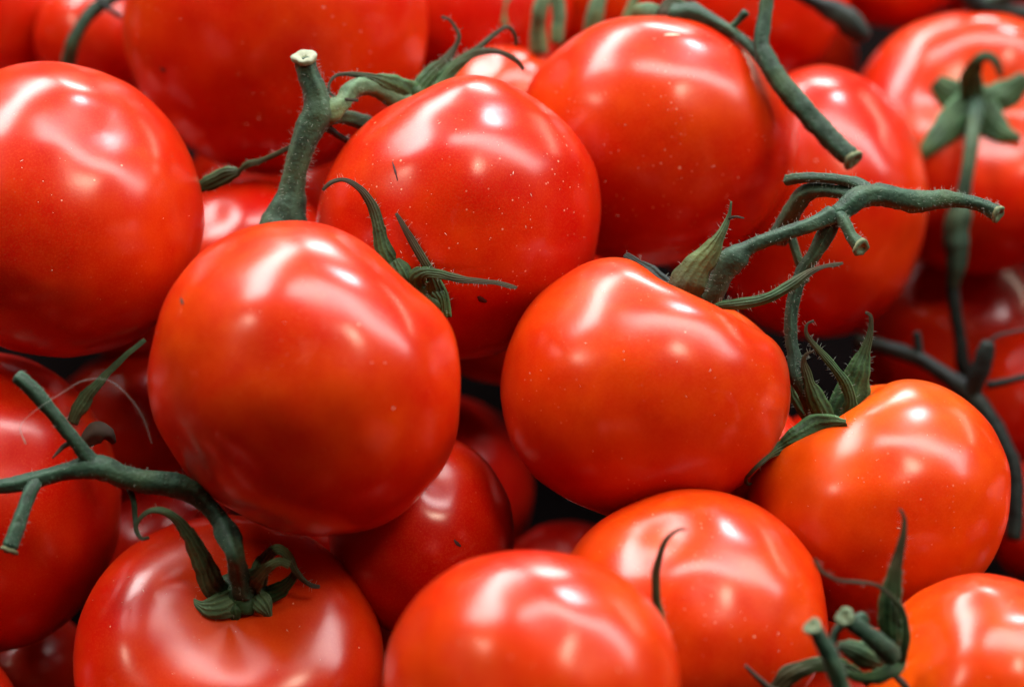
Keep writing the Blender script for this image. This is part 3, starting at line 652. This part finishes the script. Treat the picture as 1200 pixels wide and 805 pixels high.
ribbon('sepal', [(300, 686, Mz + 8, 12), (306, 664, Mz + 20, 10), (316, 648, Mz + 30, 8), (328, 644, Mz + 38, 7), (338, 652, Mz + 40, 6), (346, 668, Mz + 36, 5), (356, 680, Mz + 28, 4), (366, 686, Mz + 22, 3.4), (375, 687, Mz + 18, 2.4)], M_PALE, r_, fold=.4, age=(-.3, .95), hairs=.5)
ribbon('sepal', [(306, 700, Mz + 12, 12), (326, 692, Mz + 18, 10), (340, 680, Mz + 26, 7), (348, 668, Mz + 32, 5)], M_SP, r_, fold=.4, age=(-.2, .5))

# --- pale sepal in the dark gap at left
o = ribbon('loose_sepal', [(84, 496, 140, 8), (96, 472, 150, 9.5), (112, 452, 156, 7), (130, 433, 158, 5), (148, 416, 158, 4), (170, 398, 150, 3)], M_PALE, None, fold=.5, age=(-.5, .3))
tag(o, 'pale green pointed sepal in the dark gap under the large left tomato', 'leaf')
o = ribbon('dried_sepal', [(96, 520, 180, 8), (112, 508, 190, 14), (126, 510, 190, 10), (134, 520, 180, 4)], M_BROWN, None, fold=.6, age=(1, 1))
tag(o, 'crumpled brown dried sepal just above the fork of the left stem', 'leaf')
o = tube('plant_fibre', [(30, 520, 372, .8), (24, 500, 372, .2), (40, 482, 372, .2), (70, 462, 372, .2), (98, 446, 372, .2), (128, 446, 372, .2), (152, 466, 372, .2), (168, 490, 372, .2), (178, 520, 372, .2)], M_HAIR, None, seg=5)
tag(o, 'single hair thin pale fibre looping over the left forked stem', 'fibre')

# --- cut sprig, bottom right
r_ = calyx_of('I', 1040, 766, zs('I', 1040, 766) + 4, 24)
ribbon('sepal', [(1046, 776, 450, 12), (1046, 752, 466, 14), (1044, 728, 476, 14), (1044, 702, 484, 13), (1048, 676, 488, 10), (1053, 652, 490, 7.5), (1058, 630, 492, 5.5), (1060, 612, 492, 3.5), (1058, 602, 492, 2.4), (1054, 596, 492, 2)], M_SP, r_, fold=.5, age=(-.1, 1.15), hairs=.6)
ribbon('sepal', [(1050, 784, 454, 8), (1060, 762, 470, 6), (1062, 738, 480, 5), (1058, 716, 486, 4), (1046, 700, 492, 3.4), (1028, 686, 496, 2.6), (1005, 682, 500, 2.6), (984, 680, 502, 2.4), (968, 673, 504, 2.4), (959, 664, 504, 2.8), (955, 654, 504, 2)], M_SP, r_, fold=.5, age=(.2, 1.25), hairs=.3)
ribbon('sepal', [(1058, 770, 456, 8), (1050, 784, 468, 9), (1030, 792, 474, 9), (1008, 794, 478, 7), (992, 788, 480, 5)], M_SP, r_, fold=.5, age=(-.3, .4), hairs=.4)
ribbon('sepal', [(1036, 778, 450, 12), (1018, 770, 466, 15), (998, 760, 474, 11), (982, 756, 478, 5)], M_PALE, r_, fold=.5, age=(.1, .6))
ribbon('sepal', [(1020, 800, 440, 6), (990, 782, 460, 9), (965, 779, 466, 9), (942, 783, 468, 10), (922, 794, 466, 12), (906, 812, 460, 9)], M_SP, r_, fold=.4, age=(.2, .9), hairs=.3)
ribbon('sepal', [(925, 815, 466, 6), (905, 808, 474, 5), (892, 798, 478, 4), (880, 786, 480, 3), (873, 779, 480, 2)], M_BROWN, r_, fold=.5, age=(1, 1))
ribbon('sepal', [(1040, 782, 466, 4), (1058, 800, 466, 5), (1068, 812, 460, 3)], M_BROWN, r_, fold=.4, age=(1, 1))
v = vine('short bright green cut stalk with a pale cut face at bottom right', 1015, 745, 500, group='cut stalks of the bottom right sprig')
tube('main_stem', [(1046, 768, 474, 13), (1030, 754, 490, 12), (1010, 738, 504, 11), (994, 726, 514, 10.5)], M_ST, v, hairs=60)
cut_end(991, 723, 516, 10.5, (-.45, .35, .8), v, .2)
tube('side_stem', [(988, 730, 500, 6), (979, 740, 500, 5), (976, 752, 500, 5)], M_ST, v)
tube('side_stem', [(1000, 728, 498, 6), (1010, 722, 492, 6), (1016, 728, 488, 4)], M_ST, v)
v = vine('blurred foreground cut stalk leaning at the bottom edge left of the bright one', 970, 770, 560, group='cut stalks of the bottom right sprig')
tube('main_stem', [(990, 825, 540, 12), (984, 800, 550, 12), (974, 772, 560, 12), (962, 748, 570, 10), (955, 738, 575, 10)], M_ST, v, hairs=60)
cut_end(953, 735, 577, 10.5, (-.4, .6, .6), v, .3)

# ------------------------------------------------------------------ marks and flecks on the skins
def patch(key, pts, mat, name='blemish', w_=2.0, lift=.35):
    """small flat mark hugging the skin, as a child of the tomato"""
    T = TOM[key]; path = smooth_path([(x, y, 0, ww) for x, y, ww in pts], 1.5)
    v, f = [], []
    for p in path:
        c, n = on(key, p[0], p[1], lift)
        v.append(c)
    C = v; v = []
    for i, p in enumerate(path):
        c, n = on(key, p[0], p[1], lift)
        t = (C[min(i + 1, len(C) - 1)] - C[max(i - 1, 0)]).normalized(); s = t.cross(n).normalized()
        k = T['k'] * max(.15, p[3]) * (1 + .3 * noise.noise(Vector((i * .4, 0, p[0]))))
        v += [(c - s * k)[:], (c + n * k * .35)[:], (c + s * k)[:]]
    for i in range(len(C) - 1):
        for j in range(2): f.append((i * 3 + j, i * 3 + j + 1, i * 3 + j + 4, i * 3 + j + 3))
    me = bpy.data.meshes.new(name); me.from_pydata(v, [], f); me.update()
    return link(name, me, mat, T['root'])
patch('C', [(560, 347, 1.2), (564, 351, 3.4), (570, 354, 1.4)], M_SPOT)
patch('C', [(460, 190, .4), (463, 200, 1.3), (466, 212, .5)], M_SPOT, 'crease')
patch('O', [(532, 632, .6), (535, 636, 2.0), (540, 640, 1.0)], M_SPOT)
patch('A', [(188, 80, 1.2), (191, 82, 2.2), (194, 82, 1.0)], M_SPOT)
patch('D', [(212, 349, .8), (213, 353, 2.2), (215, 357, .8)], M_BROWN)
patch('B', [(778, 41.6, .5), (787, 41, 1.7), (797, 41.5, .5)], M_FLECK, 'fleck')
for key, n, box in (('C', 45, (400, 120, 700, 330)), ('B', 40, (640, 40, 925, 290)), ('G', 36, (690, 590, 960, 790)), ('F', 24, (900, 470, 1170, 700)),
                    ('E', 26, (620, 330, 905, 570)), ('A', 30, (165, 5, 480, 160)), ('D', 16, (190, 290, 520, 600)), ('K', 20, (945, 100, 1075, 350)), ('L', 16, (20, 90, 225, 380)), ('M', 24, (120, 640, 430, 800)), ('H', 20, (480, 660, 780, 800)), ('I', 18, (1040, 690, 1200, 800))):
    T = TOM[key]; vv, ff = [], []; rg = random.Random(key + 'f')
    for _ in range(n):
        x, y = rg.uniform(box[0], box[2]), rg.uniform(box[1], box[3])
        if ((x - T['x']) / T['rx']) ** 2 + ((y - T['y']) / T['ry']) ** 2 > .9: continue
        c, nn = on(key, x, y, .25)
        a = rg.uniform(0, 6.28); t1 = nn.orthogonal().normalized(); t2 = nn.cross(t1)
        d = t1 * math.cos(a) + t2 * math.sin(a); s = nn.cross(d)
        ln = T['k'] * rg.choice((.4, .5, .6, .8, 1.1, 2.4)); wd = T['k'] * rg.uniform(.3, .6)
        k = len(vv)
        vv += [(c - d * ln)[:], (c - s * wd)[:], (c + d * ln)[:], (c + s * wd)[:], (c + nn * wd * .8)[:]]
        ff += [(k, k + 1, k + 4), (k + 1, k + 2, k + 4), (k + 2, k + 3, k + 4), (k + 3, k, k + 4)]
    me = bpy.data.meshes.new('dust_flecks'); me.from_pydata(vv, [], ff); me.update()
    o = link('dust_flecks', me, M_FLECK, T['root'], smooth=False); o['kind'] = 'stuff'
build_hairs()
